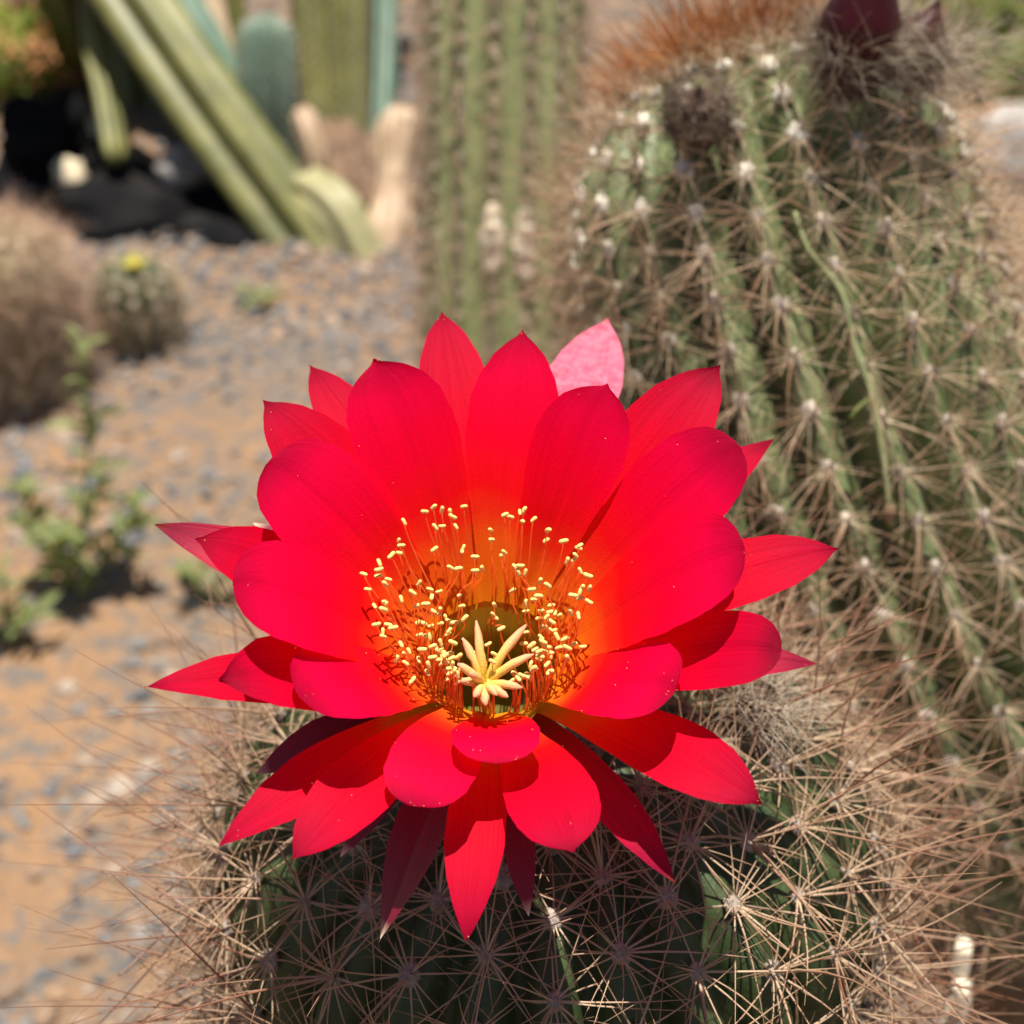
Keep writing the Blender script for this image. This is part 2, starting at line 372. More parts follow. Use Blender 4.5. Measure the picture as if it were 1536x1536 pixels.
def tuft_mesh(name, mat, r, seed):
    rr = np.random.default_rng(seed); V = ICO2V * (r * (1 + rr.uniform(-.25, .25, len(ICO2V))))[:, None] * np.array([1, 1.15, .6])
    me = bpy.data.meshes.new(name); me.from_pydata(V.tolist(), [], ICO2F); me.materials.append(mat)
    me.polygons.foreach_set('use_smooth', [True] * len(me.polygons)); return me
from mathutils import Matrix
def dress(cac, root, q0, q1, nrad, lrad, ncen, lcen, rad_r, cen_r, smat, wool, wool_r, thin=None, cen_b=None, centilt=.6, radtilt=.35, gravity=.0, qfull=None, maxobj=290, hairs=0, seedq=1., wool_old=None, cen_lo=.45, agebrown=0., clear=None, youngq=.05):
    """areoles (one object each, the best seen first), and all spines as one part"""
    tb = TB(); tb.clear = clear; items = []
    for th, q in cac.areoles(q0, q1):
        p, n, up = cac.frame_at(th, q); px, py, d = proj(p)
        vis = n.dot((CAM - p).normalized()) + (0 if -80 < px < 1616 and -80 < py < 1616 else -3)
        items.append((-vis, p, n, up, q))
    items.sort(key=lambda x: x[0])
    tm = [tuft_mesh('areole', wool, wool_r, k) for k in range(4)]; rest_V = []; rest_F = []
    if wool_old: tm2 = [tuft_mesh('areole', wool_old[1], wool_r * .85, 9 + k) for k in range(4)]
    for idx, (v, p, n, up, q) in enumerate(items):
        side = n.cross(up).normalized(); M = Matrix((side, up, n)).transposed().to_4x4(); pos = p + n * wool_r * .25
        if idx < maxobj:
            o = bpy.data.objects.new('areole', (tm2 if wool_old and q > wool_old[0] else tm)[idx % 4]); col.objects.link(o); o.parent = root
            o.matrix_local = Matrix.Translation(pos - root.location) @ M @ Matrix.Scale(random.uniform(.8, 1.25), 4)
        else:
            b = len(rest_V)
            for w_ in ICOV: rest_V.append(pos + (M.to_3x3() @ Vector((w_[0], w_[1] * 1.1, w_[2] * .6))) * wool_r)
            rest_F += [(b + i, b + j, b + k_) for i, j, k_ in ICOF]
        full = 1. if qfull is None or q < qfull else .5
        young = min(1, .5 + .5 * q / youngq)
        for i in range(int(nrad * full + random.random())):
            a = 2 * math.pi * (i + random.uniform(-.6, .6)) / nrad; tl = radtilt + random.gauss(.05, .28)
            d = (side * math.cos(a) + up * math.sin(a)) * math.cos(tl) + n * math.sin(tl)
            L = random.uniform(*lrad) * young
            bend = Vector((random.gauss(0, .10), random.gauss(0, .10), random.gauss(0, .08) - gravity)) - n * .12
            tb.spine(p + n * .0006 + d * wool_r * .3, d, L, rad_r * random.uniform(.75, 1.2), bend, min(1, random.uniform(0, .45) ** 1.3 + agebrown * min(1, q / .25) * random.random()), 3, 4)
        for i in range(int(ncen * full + random.random())):
            a = random.uniform(0, 6.283); tl = max(.25, random.gauss(centilt + .35, .3))
            d = (side * math.cos(a) + up * math.sin(a)) * math.cos(tl) + n * math.sin(tl)
            L = random.uniform(*lcen) * young
            bend = Vector((random.gauss(0, .10), random.gauss(0, .10), random.gauss(0, .08) - gravity))
            tb.spine(p + n * .0006, d, L, cen_r * random.uniform(.8, 1.2), bend, random.uniform(cen_lo, 1), 4, 5)
        for i in range(hairs):
            a = random.uniform(0, 6.283); tl = random.uniform(.2, 1.5)
            d = (side * math.cos(a) + up * math.sin(a)) * math.cos(tl) + n * math.sin(tl)
            tb.spine(p + d * wool_r * .5, d, wool_r * random.uniform(.9, 1.8), .00014, Vector((random.gauss(0, .4), random.gauss(0, .4), random.gauss(0, .4))), 0, 3, 2)
    if rest_F: mesh('areoles', rest_V, rest_F, wool, root)['kind'] = 'stuff'
    tb.build('spines', smat, root)['kind'] = 'stuff'

# flower frame first: the near cactus carries it
O = at(738, 985, .284); CDIR = (CAM - O).normalized()
TILT = R(28)
up_img = (UPV - CDIR * UPV.dot(CDIR)).normalized()
AX = (CDIR * math.cos(TILT) + up_img * math.sin(TILT)).normalized()
E1 = (RT - AX * RT.dot(AX)).normalized(); E2 = AX.cross(E1).normalized()     # E1 right, E2 towards the back
TUBE = .052
TB0 = O - AX * TUBE
apex = Vector((TB0.x + .013, TB0.y + .010, TB0.z + .010))

def line_axis(pts, n=24):
    pts = [Vector(p) for p in pts]
    if len(pts) == 2: return [pts[0].lerp(pts[1], i / n) for i in range(n + 1)]
    out = []
    P4 = [pts[0] * 2 - pts[1]] + pts + [pts[-1] * 2 - pts[-2]]
    for i in range(1, len(P4) - 2):
        for k in range(n // (len(pts) - 1)):
            t = k / (n // (len(pts) - 1)); a, b, c, d = P4[i - 1:i + 3]
            out.append(.5 * ((2 * b) + (c - a) * t + (2 * a - 5 * b + 4 * c - d) * t * t + (3 * b - a - 3 * c + d) * t ** 3))
    return out + [pts[-1]]

def root_of(name, base, label, cat, group=None):
    e = empty(name, base); return tag(e, label, cat, group)

def in_flower(p):
    v = p - O; h = v.dot(AX); r = (v - AX * h).length
    return r < .078 and h > -.004 - .34 * r
near = root_of('spiny_cactus', (apex.x, apex.y, 0), 'dark green ribbed cactus with long tan and brown spines carrying the open red flower', 'cactus')
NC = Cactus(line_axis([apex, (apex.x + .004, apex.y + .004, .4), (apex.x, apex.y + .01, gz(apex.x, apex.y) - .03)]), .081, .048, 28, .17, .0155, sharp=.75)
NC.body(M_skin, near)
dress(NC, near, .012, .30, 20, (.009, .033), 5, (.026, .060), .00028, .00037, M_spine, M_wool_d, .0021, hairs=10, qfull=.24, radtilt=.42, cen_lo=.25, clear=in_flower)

A0 = at(1092, 92, .500)
bgc = [A0, at(1150, 330, .500), at(1255, 690, .505), at(1420, 1030, .535), at(1690, 1270, .62)]
bgc.append(Vector((bgc[-1].x + .10, bgc[-1].y + .02, .20))); bgc.append(Vector((bgc[-1].x + .03, bgc[-1].y + .02, -.03)))
far = root_of('spiny_cactus', (bgc[-1].x, bgc[-1].y, 0), 'tall leaning ribbed cactus with pale starry spines and an orange bristly crown', 'cactus')
BC = Cactus(line_axis(bgc, 30),   .064, .056, 24, .22, .0140, flare=lambda z: 1 + .30 * min(1, z / .30), sharp=.7)
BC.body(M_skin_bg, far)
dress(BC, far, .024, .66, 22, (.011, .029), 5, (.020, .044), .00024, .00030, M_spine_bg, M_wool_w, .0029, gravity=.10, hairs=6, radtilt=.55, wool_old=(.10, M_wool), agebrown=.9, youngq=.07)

# orange bristles round the growing point of the tall cactus
def crown_bristles():
    tb = TB(); c, (t, u, v) = BC.axp(.002); up = -t
    for i in range(1800):
        a = random.uniform(0, 6.283); r = .033 * random.random() ** .5
        b = c + (u * math.cos(a) + v * math.sin(a)) * r - up * (.001 + 7 * r * r) + (CAM - c).normalized() * .004
        d = (up * 1. + (u * math.cos(a) + v * math.sin(a)) * (r / .024 * .9) + Vector((random.gauss(0, .25), random.gauss(0, .25), 0))).normalized()
        tb.spine(b, d, random.uniform(.012, .032), .00045, Vector((random.gauss(0, .1), random.gauss(0, .1), random.gauss(0, .1))), random.random(), 3, 4)
    tb.build('crown_bristles', M_spine_or, far)['kind'] = 'stuff'
crown_bristles()

# ------------------------------------------------------------------ woolly buds
def woolly_bud(root, base, d, L, r, hair_n, hair_l, tip_mat, tip_from, darkhair, npet=5):
    u, v = frame(d); nseg = 12; V = []; F = []; na = 14
    for i in range(nseg + 1):
        t = i / nseg; rr = r * (math.sin(math.pi * min(1, .12 + t * .80)) ** .6) * (1 if t < .40 else max(.05, 1 - ((t - .40) / .60) ** 1.45))
        for k in range(na):
            a = 6.2832 * k / na; V.append(base + d * (L * t) + (u * math.cos(a) + v * math.sin(a)) * rr * (1 + .05 * math.sin(3 * a + 9 * t)))
    for i in range(nseg):
        for k in range(na): F.append((i * na + k, i * na + (k + 1) % na, (i + 1) * na + (k + 1) % na, (i + 1) * na + k))
    mesh('bud_core', V, F, tip_mat, root)
    for k in range(npet):                                   # overlapping closed petals
        a0 = 6.2832 * k / npet + .3; PV = []; PF = []; UV = []
        for i in range(11):
            t = tip_from * .8 + (1.03 - tip_from * .8) * i / 10
            rr = r * (math.sin(math.pi * min(1, .12 + t * .80)) ** .6) * (1 if t < .40 else max(.03, 1 - ((t - .40) / .60) ** 1.45)) * 1.07 + .0005
            wd = .85 * math.sin(math.pi * min(.98, .3 + .68 * i / 10))
            for j in range(7):
                a = a0 + (j - 3) / 3 * wd
                PV.append(base + d * (L * t) + (u * math.cos(a) + v * math.sin(a)) * (rr * (1 + .05 * (1 - abs(j - 3) / 3)))); UV.append((j / 6, .3 + .6 * i / 10))
        for i in range(10):
            for j in range(6): PF.append((i * 7 + j, i * 7 + j + 1, i * 7 + j + 8, i * 7 + j + 7))
        mesh('petal', PV, PF, tip_mat, root, uv=UV)
    tb = TB()
    for i in range(hair_n):
        t = random.random() ** .8 * tip_from; a = random.uniform(0, 6.283)
        rr = r * (math.sin(math.pi * min(1, .12 + t * .80)) ** .6); rad = u * math.cos(a) + v * math.sin(a)
        dd = (rad + d * random.uniform(.1, 1.4) + Vector((random.gauss(0, .4), random.gauss(0, .4), random.gauss(0, .4)))).normalized()
        tb.spine(base + d * (L * t) + rad * rr, dd, hair_l * random.uniform(.5, 1.3), .00015, Vector((random.gauss(0, .75), random.gauss(0, .75), random.gauss(0, .75) - .15)), 1. if random.random() < darkhair else random.random() * .4, 3, 4)
    tb.build('wool', M_hair, root)['kind'] = 'stuff'
def surf_depth(cac, px, py, qmax=.6):
    if not hasattr(cac, 'seen'):
        cac.seen = np.array([proj(cac.pt(th, q)) for th in np.linspace(0, 2 * math.pi, 144, endpoint=False) for q in np.arange(.004, qmax, .008)])
    e = np.hypot(cac.seen[:, 0] - px, cac.seen[:, 1] - py); k = e < 30
    return float(cac.seen[k, 2].min()) if k.any() else float(cac.seen[e.argmin(), 2])
def bud(px, py, d, dirv, L, r, hair_n, hair_l, label, tip_from=.5, darkhair=.6, mat=None):
    b = at(px, py, d); e = root_of('flower_bud', b, label, 'bud', None)
    woolly_bud(e, b, Vector(dirv).normalized(), L, r, hair_n, hair_l, mat or M_bud, tip_from, darkhair)
bud(1268, 140, surf_depth(BC, 1268, 145) - .004, (.05, -.10, 1), .048, .0108, 1300, .0095, 'large pointed maroon bud with dark woolly base on the tall leaning cactus', .42, .5)
bud(1345, 130, surf_depth(BC, 1345, 140) - .004, (.30, .0, .9), .028, .0095, 800, .015, 'small pinkish bud wrapped in grey wool beside the large maroon bud', .70, .3)
bud(1046, 205, surf_depth(BC, 1046, 205) - .004, (-.1, -.5, .9), .022, .0100, 1300, .0040, 'dark brown woolly bud below the orange bristly crown', .95, .85, M_core)
bud(1112, 1068, surf_depth(NC, 1112, 1075, .3) - .002, (.5, -.2, .8), .010, .0060, 700, .0075, 'fluffy tan and brown woolly bud on the near cactus beside the red flower', .95, .18, M_core)

# ------------------------------------------------------------------ the red flower
flower = root_of('cactus_flower', TB0, 'large open scarlet flower with orange throat and cream stamens', 'flower')
def axial(p):
    v = p - O; h = v.dot(AX); x, y = v.dot(E1), v.dot(E2); return math.hypot(x, y), math.atan2(y, x), h
def fpt(r, ph, h): return O + (E1 * math.cos(ph) + E2 * math.sin(ph)) * r + AX * h
def cone_hit(px, py, om):
    rr = ray(px, py); lo, hi = .12, .42
    f = lambda d: math.acos(max(-1, min(1, (CAM + rr * d - O).normalized().dot(AX)))) - om
    ds = [lo + (hi - lo) * i / 300 for i in range(301)]; best = None
    for a, b in zip(ds, ds[1:]):
        if f(a) < 0 <= f(b):
            for _ in range(30):
                m = (a + b) / 2
                if f(m) < 0: a = m
                else: b = m
            return CAM + rr * a
    return CAM + rr * .27
def plane_hit(px, py, h):
    rr = ray(px, py); return CAM + rr * ((O + AX * h - CAM).dot(AX) / rr.dot(AX))

PROF_IN = [(0, .36), (.2, .50), (.4, .76), (.6, .97), (.7, 1), (.8, .94), (.88, .76), (.93, .52), (.96, .28), (.975, .12), (.985, .06), (1, .0)]
PROF_MID = [(0, .40), (.2, .60), (.4, .85), (.58, 1), (.7, .97), (.8, .82), (.89, .55), (.945, .28), (.97, .11), (.985, .05), (1, .0)]
PROF_OUT = [(0, .50), (.25, .75), (.5, .98), (.62, 1), (.75, .82), (.87, .48), (.95, .20), (1, .0)]
PROF_RND = [(0, .40), (.2, .55), (.4, .80), (.6, .98), (.7, 1), (.82, .95), (.9, .82), (.95, .65), (.985, .40), (1, .10)]
def lerp_prof(P, t):
    xs = [p[0] for p in P]; ys = [p[1] for p in P]; return float(np.interp(t, xs, ys))
petal_pts = []
def petal(tip, wpx, om, kind, prof=None, cup=None, recurve=None, twist=0., side=0., label=None, name='petal', mat=None, seed=0, s0=.36, s1=.30, om0=None, depthpull=0.):
    rr = random.Random(seed * 13 + 5)
    om = R(om); T = cone_hit(tip[0], tip[1], om); T = T + (CAM - T).normalized() * depthpull
    r_, ph, h_ = axial(T)
    kinds = {'in': (.0128, .000, 40, PROF_IN, .20, 12, M_in), 'mid': (.0135, -.0035, 52, PROF_MID, .16, 14, M_mid), 'out': (.0130, -.007, 58, PROF_OUT, .18, 10, M_out), 'sep': (.0120, -.012, 66, PROF_OUT, .22, 6, M_sep)}
    r0, h0, w0, pf, cp, rc, mt = kinds[kind]
    prof = prof or pf; cup = cp if cup is None else cup; rc = rc if recurve is None else recurve; mat = mat or mt
    w0 = R(om0 if om0 is not None else w0)
    B = fpt(r0, ph + side, h0)
    rad = (E1 * math.cos(ph) + E2 * math.sin(ph))
    L = (T - B).length
    d0 = AX * math.cos(w0) + rad * math.sin(w0); w1 = om + R(rc); d1 = AX * math.cos(w1) + rad * math.sin(w1)
    c1 = B + d0 * (L * s0); c2 = T - d1 * (L * s1)
    NV, NU = 38, 16
    vs = [1 - (1 - i / NV) ** 1.5 for i in range(NV + 1)]
    mid = [bez(B, c1, c2, T, v) for v in vs]
    def fr(i):
        t = (mid[min(i + 1, NV)] - mid[max(i - 1, 0)]).normalized()
        n = AX - t * AX.dot(t)
        if n.length < .05: n = -rad
        n = (n.normalized() * .75 + ((-rad) - t * (-rad).dot(t)).normalized() * .25).normalized()
        n = (n - t * n.dot(t)).normalized(); wv = t.cross(n); a = twist * vs[i] ** 1.5
        return t, n * math.cos(a) + wv * math.sin(a), wv * math.cos(a) - n * math.sin(a)
    im = next(i for i in range(NV) if vs[i] > .64); t, n, wv = fr(im); P = mid[im]; e = .004
    a0 = Vector(proj(P)[:2]); aw = Vector(proj(P + wv * e)[:2]) - a0; at_ = Vector(proj(P + t * e)[:2]) - a0
    perp = abs(aw.x * at_.y - aw.y * at_.x) / max(at_.length, .2 * aw.length, 1e-6)
    perp = max(perp, .55 * aw.length)
    W = (wpx / 2) / perp * e
    V = []; UV = []; F = []
    ph1, ph2 = rr.uniform(0, 6), rr.uniform(0, 6)
    for i in range(NV + 1):
        v = vs[i]
        t, n, wv = fr(i); hw = W * lerp_prof(prof, v)
        for j in range(NU + 1):
            u = j / NU * 2 - 1
            ang = u * (1 + .15 * cup)
            off = cup * hw * u * u * (1 - .6 * v) - W * .045 * math.exp(-(u / .10) ** 2) * min(1, hw / W) * (.4 + .6 * v)
            off += W * .035 * math.sin(5.2 * v + ph1 + u * 1.3) * abs(u) + W * .03 * math.sin(9 * v + ph2) * u * v
            edge = 1 + .008 * math.sin(37 * v + ph1 * 3) * abs(u) ** 6 + rr.uniform(-.006, .006) * abs(u) ** 8
            V.append(mid[i] + wv * (hw * u * edge) + n * off); UV.append((j / NU, v))
    for i in range(NV):
        for j in range(NU): F.append((i * (NU + 1) + j, i * (NU + 1) + j + 1, (i + 1) * (NU + 1) + j + 1, (i + 1) * (NU + 1) + j))
    o = mesh(name, V, F, mat, flower, uv=UV)
    if label: o['label'] = label
    petal_pts.append((V, kind)); return o
# tip pixel, width, opening angle from the flower axis, whorl
PETALS = [
 ((663, 467), 108, 76, 'mid', dict()), ((560, 538), 158, 56, 'in', dict()), ((784, 494), 140, 60, 'in', dict(prof=PROF_MID)),
 ((912, 477), 120, 95, 'mid', dict(mat=M_sheen, label='petal with pale pink sunlit sheen painted into its colour', recurve=2)), ((912, 574), 142, 52, 'in', dict()),
 ((1081, 548), 132, 70, 'mid', dict()), ((1108, 668), 150, 54, 'in', dict(prof=PROF_RND)), ((1162, 657), 84, 80, 'out', dict(mat=M_mid)),
 ((1117, 822), 145, 52, 'in', dict(prof=PROF_RND)), ((1258, 823), 100, 76, 'mid', dict()), ((1172, 978), 112, 61, 'mid', dict(prof=PROF_RND)),
 ((1226, 996), 66, 86, 'out', dict()), ((1013, 1036), 120, 56, 'in', dict(prof=PROF_RND)), ((1143, 1206), 106, 74, 'mid', dict()),
 ((1013, 1325), 66, 93, 'out', dict()), ((860, 1280), 136, 71, 'mid', dict(prof=PROF_IN)), ((745, 1145), 134, 60, 'in', dict(prof=PROF_RND, recurve=25)),
 ((793, 1375), 50, 108, 'sep', dict()), ((699, 1413), 92, 85, 'mid', dict(prof=PROF_OUT)), ((569, 1412), 72, 102, 'out', dict(twist=.9, mat=M_sep)),
 ((620, 1209), 132, 68, 'in', dict(prof=PROF_RND)), ((437, 1291), 106, 76, 'mid', dict()), ((327, 1270), 84, 83, 'out', dict(mat=M_mid)),
 ((383, 1161), 64, 104, 'sep', dict()), ((510, 1286), 40, 112, 'sep', dict()), ((446, 1040), 118, 56, 'in', dict(prof=PROF_RND)),
 ((328, 1020), 116, 62, 'mid', dict()), ((217, 1031), 78, 75, 'out', dict(mat=M_mid)), ((349, 872), 142, 54, 'in', dict(prof=PROF_RND)),
 ((292, 808), 108, 63, 'mid', dict()), ((232, 787), 80, 82, 'out', dict()), ((378, 783), 60, 92, 'sep', dict()),
 ((403, 692), 166, 55, 'in', dict(prof=PROF_RND)), ((394, 600), 124, 68, 'mid', dict()), ((464, 547), 92, 78, 'mid', dict()),
]
for i, (tip, wd, om, kind, kw) in enumerate(PETALS): petal(tip, wd, om, kind, seed=i, **kw)

def lathe(name, prof, mat, parent, na=48, wob=0.):
    V = []; F = []; UV = []
    for i, (r, h) in enumerate(prof):
        for k in range(na):
            ph = 6.28318 * k / na; V.append(fpt(r * (1 + wob * math.sin(7 * ph + i)), ph, h)); UV.append((k / na, i / (len(prof) - 1)))
    for i in range(len(prof) - 1):
        for k in range(na): F.append((i * na + k, i * na + (k + 1) % na, (i + 1) * na + (k + 1) % na, (i + 1) * na + k))
    return mesh(name, V, F, mat, parent, uv=UV)
lathe('throat', [(.0142, .0016), (.0139, -.001), (.0134, -.004), (.0126, -.008), (.0114, -.012), (.0100, -.016), (.0082, -.020), (.0055, -.023), (.0005, -.024)], M_throat, flower)
tube = lathe('flower_tube', [(.0134, -.0110), (.0130, -.013), (.0120, -.016), (.0098, -.026), (.0082, -.038), (.0078, -.052), (.0092, -.062), (.0100, -TUBE - .014)], M_tube, flower, 32, .02)
def tube_dressing():
    tb = TB()
    for k in range(46):                      # overlapping scales with dark hair in their axils
        h = -.012 - .058 * (k / 46); ph = k * 2.39996; r = float(np.interp(-h, [.008, .016, .026, .038, .052, .064, .08], [.0134, .012, .0098, .0082, .0078, .0092, .010]))
        rad = E1 * math.cos(ph) + E2 * math.sin(ph); tan = AX.cross(rad); b = fpt(r, ph, h); V = []
        for (t, hw, o) in ((0, .0022, .0002), (.004, .0024, .0012), (.008, .0012, .0022), (.011, .0001, .0028)):
            for s in (-1, 0, 1): V.append(b + AX * t + tan * (s * hw) + rad * (o + (.0004 if s == 0 else 0)))
        mesh('scale', V, [(a * 3 + c, a * 3 + c + 1, a * 3 + c + 4, a * 3 + c + 3) for a in range(3) for c in range(2)], M_sep, tube, uv=[(.5, .6)] * 12)
        for j in range(14):
            dd = (rad + AX * random.uniform(-.2, 1) + tan * random.gauss(0, .5)).normalized()
            tb.spine(b + rad * .0005, dd, random.uniform(.004, .010), .00012, Vector((random.gauss(0, .5), random.gauss(0, .5), random.gauss(0, .5))), random.random(), 3, 3)
    tb.build('hair', M_hair, tube)['kind'] = 'stuff'
tube_dressing()

# stamens: anther positions by eye; every stamen one part, its anther a sub-part
OUTER = [(450,105),(500,80),(550,95),(595,110),(610,135),(675,75),(510,195),(550,190),(630,192),(330,165),(300,275),(315,300),(303,345),(258,358),(188,400),(185,440),(182,475),(98,465),(122,553),(240,495),(222,522),(505,322),(672,315),(665,335),(740,365),(740,445),(780,435),(600,428),(645,432),(912,122),(945,135),(997,110),(1020,100),(1012,162),(1077,150),(830,212),(835,268),(890,360),(908,340),(970,425),(1000,418),(990,455),(1030,455),(1160,212),(1150,270),(1250,275),(1335,315),(1345,300),(1320,358),(1272,390),(1310,382),(1345,447),(1390,475),(1360,540),(1400,548),(1345,570),(1305,588),(1395,625),(1345,605),(1290,685),(1335,705),(160,650),(215,625),(225,640),(213,668),(172,757),(240,757),(268,775),(208,800),(210,825),(315,610),(380,572),(418,517),(480,552),(533,567),(490,597),(402,650),(455,637),(1115,505),(1160,530),(1068,555),(1105,590),(1078,612)]
INNER = [(650,590),(662,650),(678,722),(540,665),(500,680),(525,695),(570,715),(590,735),(622,745),(540,752),(482,765),(590,790),(585,810),(612,860),(410,745),(440,748),(420,815),(450,825),(480,830),(435,900),(495,880),(515,885),(540,860),(415,958),(470,990),(495,945),(313,870),(330,925),(360,910),(290,955),(340,978),(380,1078),(465,1035),(540,905),(560,935),(590,925),(605,950),(645,940),(570,970),(545,985),(595,1010),(620,1030),(640,1045),(610,985),(850,645),(845,700),(855,715),(890,780),(815,870),(850,925),(840,968),(730,920),(955,560),(1035,635),(1032,680),(1180,645),(1170,685),(1200,690),(1225,705),(1120,675),(1150,715),(1180,740),(1110,720),(1130,770),(1165,775),(1195,790),(1210,825),(1120,830),(1130,855),(1150,880),(1170,890),(1140,910),(1175,920),(1020,865),(1065,875),(1085,900),(1110,910),(1115,940),(1060,985),(1010,1050),(1040,1060),(990,1070),(1155,985),(1165,1030),(1180,1025),(1220,890),(1255,840),(1305,870),(1270,950),(1360,885),(1270,890),(1075,1010),(1035,800)]
am = []
for k in range(4):                           # capsule-shaped anthers, slightly bent
    V = []; F = []; na = 7; prof = [(-.5, .35), (-.42, .75), (-.2, 1), (.05, .92), (.25, 1), (.42, .72), (.5, .3)]
    for z, r in prof:
        for i in range(na): V.append((.00045 * r * math.cos(6.2832 * i / na) + .0003 * z * z * (k - 1.5), .00041 * r * math.sin(6.2832 * i / na), .00175 * z))
    for a in range(len(prof) - 1):
        for i in range(na): F.append((a * na + i, a * na + (i + 1) % na, (a + 1) * na + (i + 1) % na, (a + 1) * na + i))
    F += [tuple(range(na))[::-1], tuple((len(prof) - 1) * na + i for i in range(na))]
    me = bpy.data.meshes.new('anther'); me.from_pydata(V, [], F); me.materials.append(M_anth); me.polygons.foreach_set('use_smooth', [True] * len(F)); am.append(me)
def stamen(p, br, bh, dph=0.):
    r, ph, h = axial(p); B = fpt(br, ph + dph, bh); L = (p - B).length
    rad = E1 * math.cos(ph) + E2 * math.sin(ph)
    jr = Vector((random.gauss(0, .08), random.gauss(0, .08), random.gauss(0, .08)))
    c1 = B + (AX * .75 + rad * .45 + jr) * (L * .4); c2 = p - (AX * .85 + rad * .1 + jr) * (L * .32)
    pts = [bez(B, c1, c2, p, i / 10) for i in range(11)]; tb = TB(); tb.tube(pts, [.00020 - .000008 * i for i in range(11)], 5)
    s = tb.build('stamen', M_fil, flower)
    a = bpy.data.objects.new('anther', random.choice(am)); col.objects.link(a); a.parent = s
    d = Vector((random.gauss(0, 1), random.gauss(0, .6), random.gauss(0, 1))) + RT * random.choice([-1, 1]) * .6
    q = d.to_track_quat('Z', 'X').to_matrix().to_4x4() @ Matrix.Scale(random.uniform(.85, 1.15), 4)
    a.matrix_local = Matrix.Translation(p) @ q
for cx, cy in OUTER: stamen(plane_hit(520 + cx / 3.84, 740 + cy / 3.84, random.gauss(.0225, .0012)), .0126, random.uniform(-.003, -.0005), random.gauss(0, .06))
for cx, cy in INNER:
    front = cy > 820
    stamen(plane_hit(520 + cx / 3.84, 740 + cy / 3.84, random.gauss(.0150 if front else .0125, .0012)), .0118 if front else .0095, -.004 if front else -.012, random.gauss(0, .1))
for i in range(38):                          # those standing at the front of the throat
    ph = random.uniform(-2.6, -.5); stamen(fpt(random.uniform(.0105, .0135), ph + random.gauss(0, .15), random.uniform(.010, .0145)), .0116, -.005, random.gauss(0, .1))

# style and stigma
SC = plane_hit(726, 1032, .0105)
tb = TB(); b0 = fpt(.001, -1.5, -.030); tb.tube([bez(b0, b0 + AX * .012, SC - AX * .014, SC - AX * .0005, i / 10) for i in range(11)], [.0011] * 11, 8)
style = tb.build('style', M_lobe, flower)
lt = [(714, 931, .018), (694, 957, .0165), (789, 937, .0175), (801, 981, .0165), (784, 1032, .0155), (745, 1043, .0170), (728, 1058, .0160), (712, 1046, .0165), (690, 1022, .0160), (686, 996, .0165), (762, 1046, .0155), (704, 1010, .0185)]
for (px, py, h) in lt:
    T = plane_hit(px, py, h); d = T - SC; L = d.length; c = SC + AX * (L * .35) + d * .25
    V = []; F = []; UV = []; na = 8; ns = 10
    for i in range(ns + 1):
        t = i / ns; p = SC * (1 - t) ** 2 + c * 2 * t * (1 - t) + T * t * t; tt = ((c - SC) * (1 - t) + (T - c) * t).normalized(); u, v = frame(tt)
        r = .00088 * (.62 + .38 * math.sin(math.pi * (.15 + .75 * t))) * (1 if t < .8 else math.sqrt(max(.05, 1 - ((t - .8) / .2) ** 2)))
        for k in range(na): V.append(p + u * (r * math.cos(6.2832 * k / na)) + v * (r * math.sin(6.2832 * k / na)) + u * (random.gauss(0, 1) * .00009)); UV.append((k / na, t))
    for i in range(ns):
        for k in range(na): F.append((i * na + k, i * na + (k + 1) % na, (i + 1) * na + (k + 1) % na, (i + 1) * na + k))
    F.append(tuple(ns * na + k for k in range(na)))
    mesh('stigma_lobe', V, F, M_lobe, style, uv=UV)

def pollen():
    V = []; F = []
    for (PV, kind) in petal_pts:
        for _ in range(14 if kind == 'in' else 4):
            p = random.choice(PV); px, py, d = proj(p)
            if kind == 'in' and py < 950 and random.random() < .6: continue
            b = len(V); r = random.uniform(.00004, .00010); q = p + AX * r + Vector((random.gauss(0, .0005), random.gauss(0, .0005), 0))
            V += [q + Vector(w_) * r for w_ in ICOV]; F += [(b + i, b + j, b + k) for i, j, k in ICOF]
    mesh('pollen', V, F, M_anth, flower)['kind'] = 'stuff'
pollen()

# ------------------------------------------------------------------ column cactus behind
def standing(name, label, cat, pts, Rm, dome, ribs, depth, mat, spacing=.02, flare=None, sharp=.9, group=None, twist=0., per=8, stepq=.012, bristle=0):
    ax = line_axis(pts); e = root_of(name, (ax[-1].x, ax[-1].y, max(0, gz(ax[-1].x, ax[-1].y))), label, cat, group)
    c = Cactus(ax, Rm, dome, ribs, depth, spacing, flare, twist, sharp); c.body(mat, e, per, stepq)
    if bristle: dress(c, e, .03, min(c.qmax, bristle), 6, (.006, .016), 0, (.02, .035), .0006, .0009, M_spine_bg, M_wool, .0026, maxobj=120)
    return c, e
cp = at(738, 250, .95); ctop = Vector((cp.x + .012, cp.y + .17, .88))
CC, colm = standing('column_cactus', 'upright green column cactus with fine brown spines behind the red flower', 'cactus', [ctop, (cp.x + .004, cp.y, .45), (cp.x - .01, cp.y - .15, -.03)], .054, .05, 15, .12, M_skin_col, .0150, stepq=.006)
dress(CC, colm, .02, .72, 13, (.008, .022), 3, (.016, .036), .0004, .0005, spine_mat('spine_brown', (.84, .72, .50), (.74, .58, .38), (.55, .32, .22)), M_wool, .0028, gravity=.06, radtilt=.6)
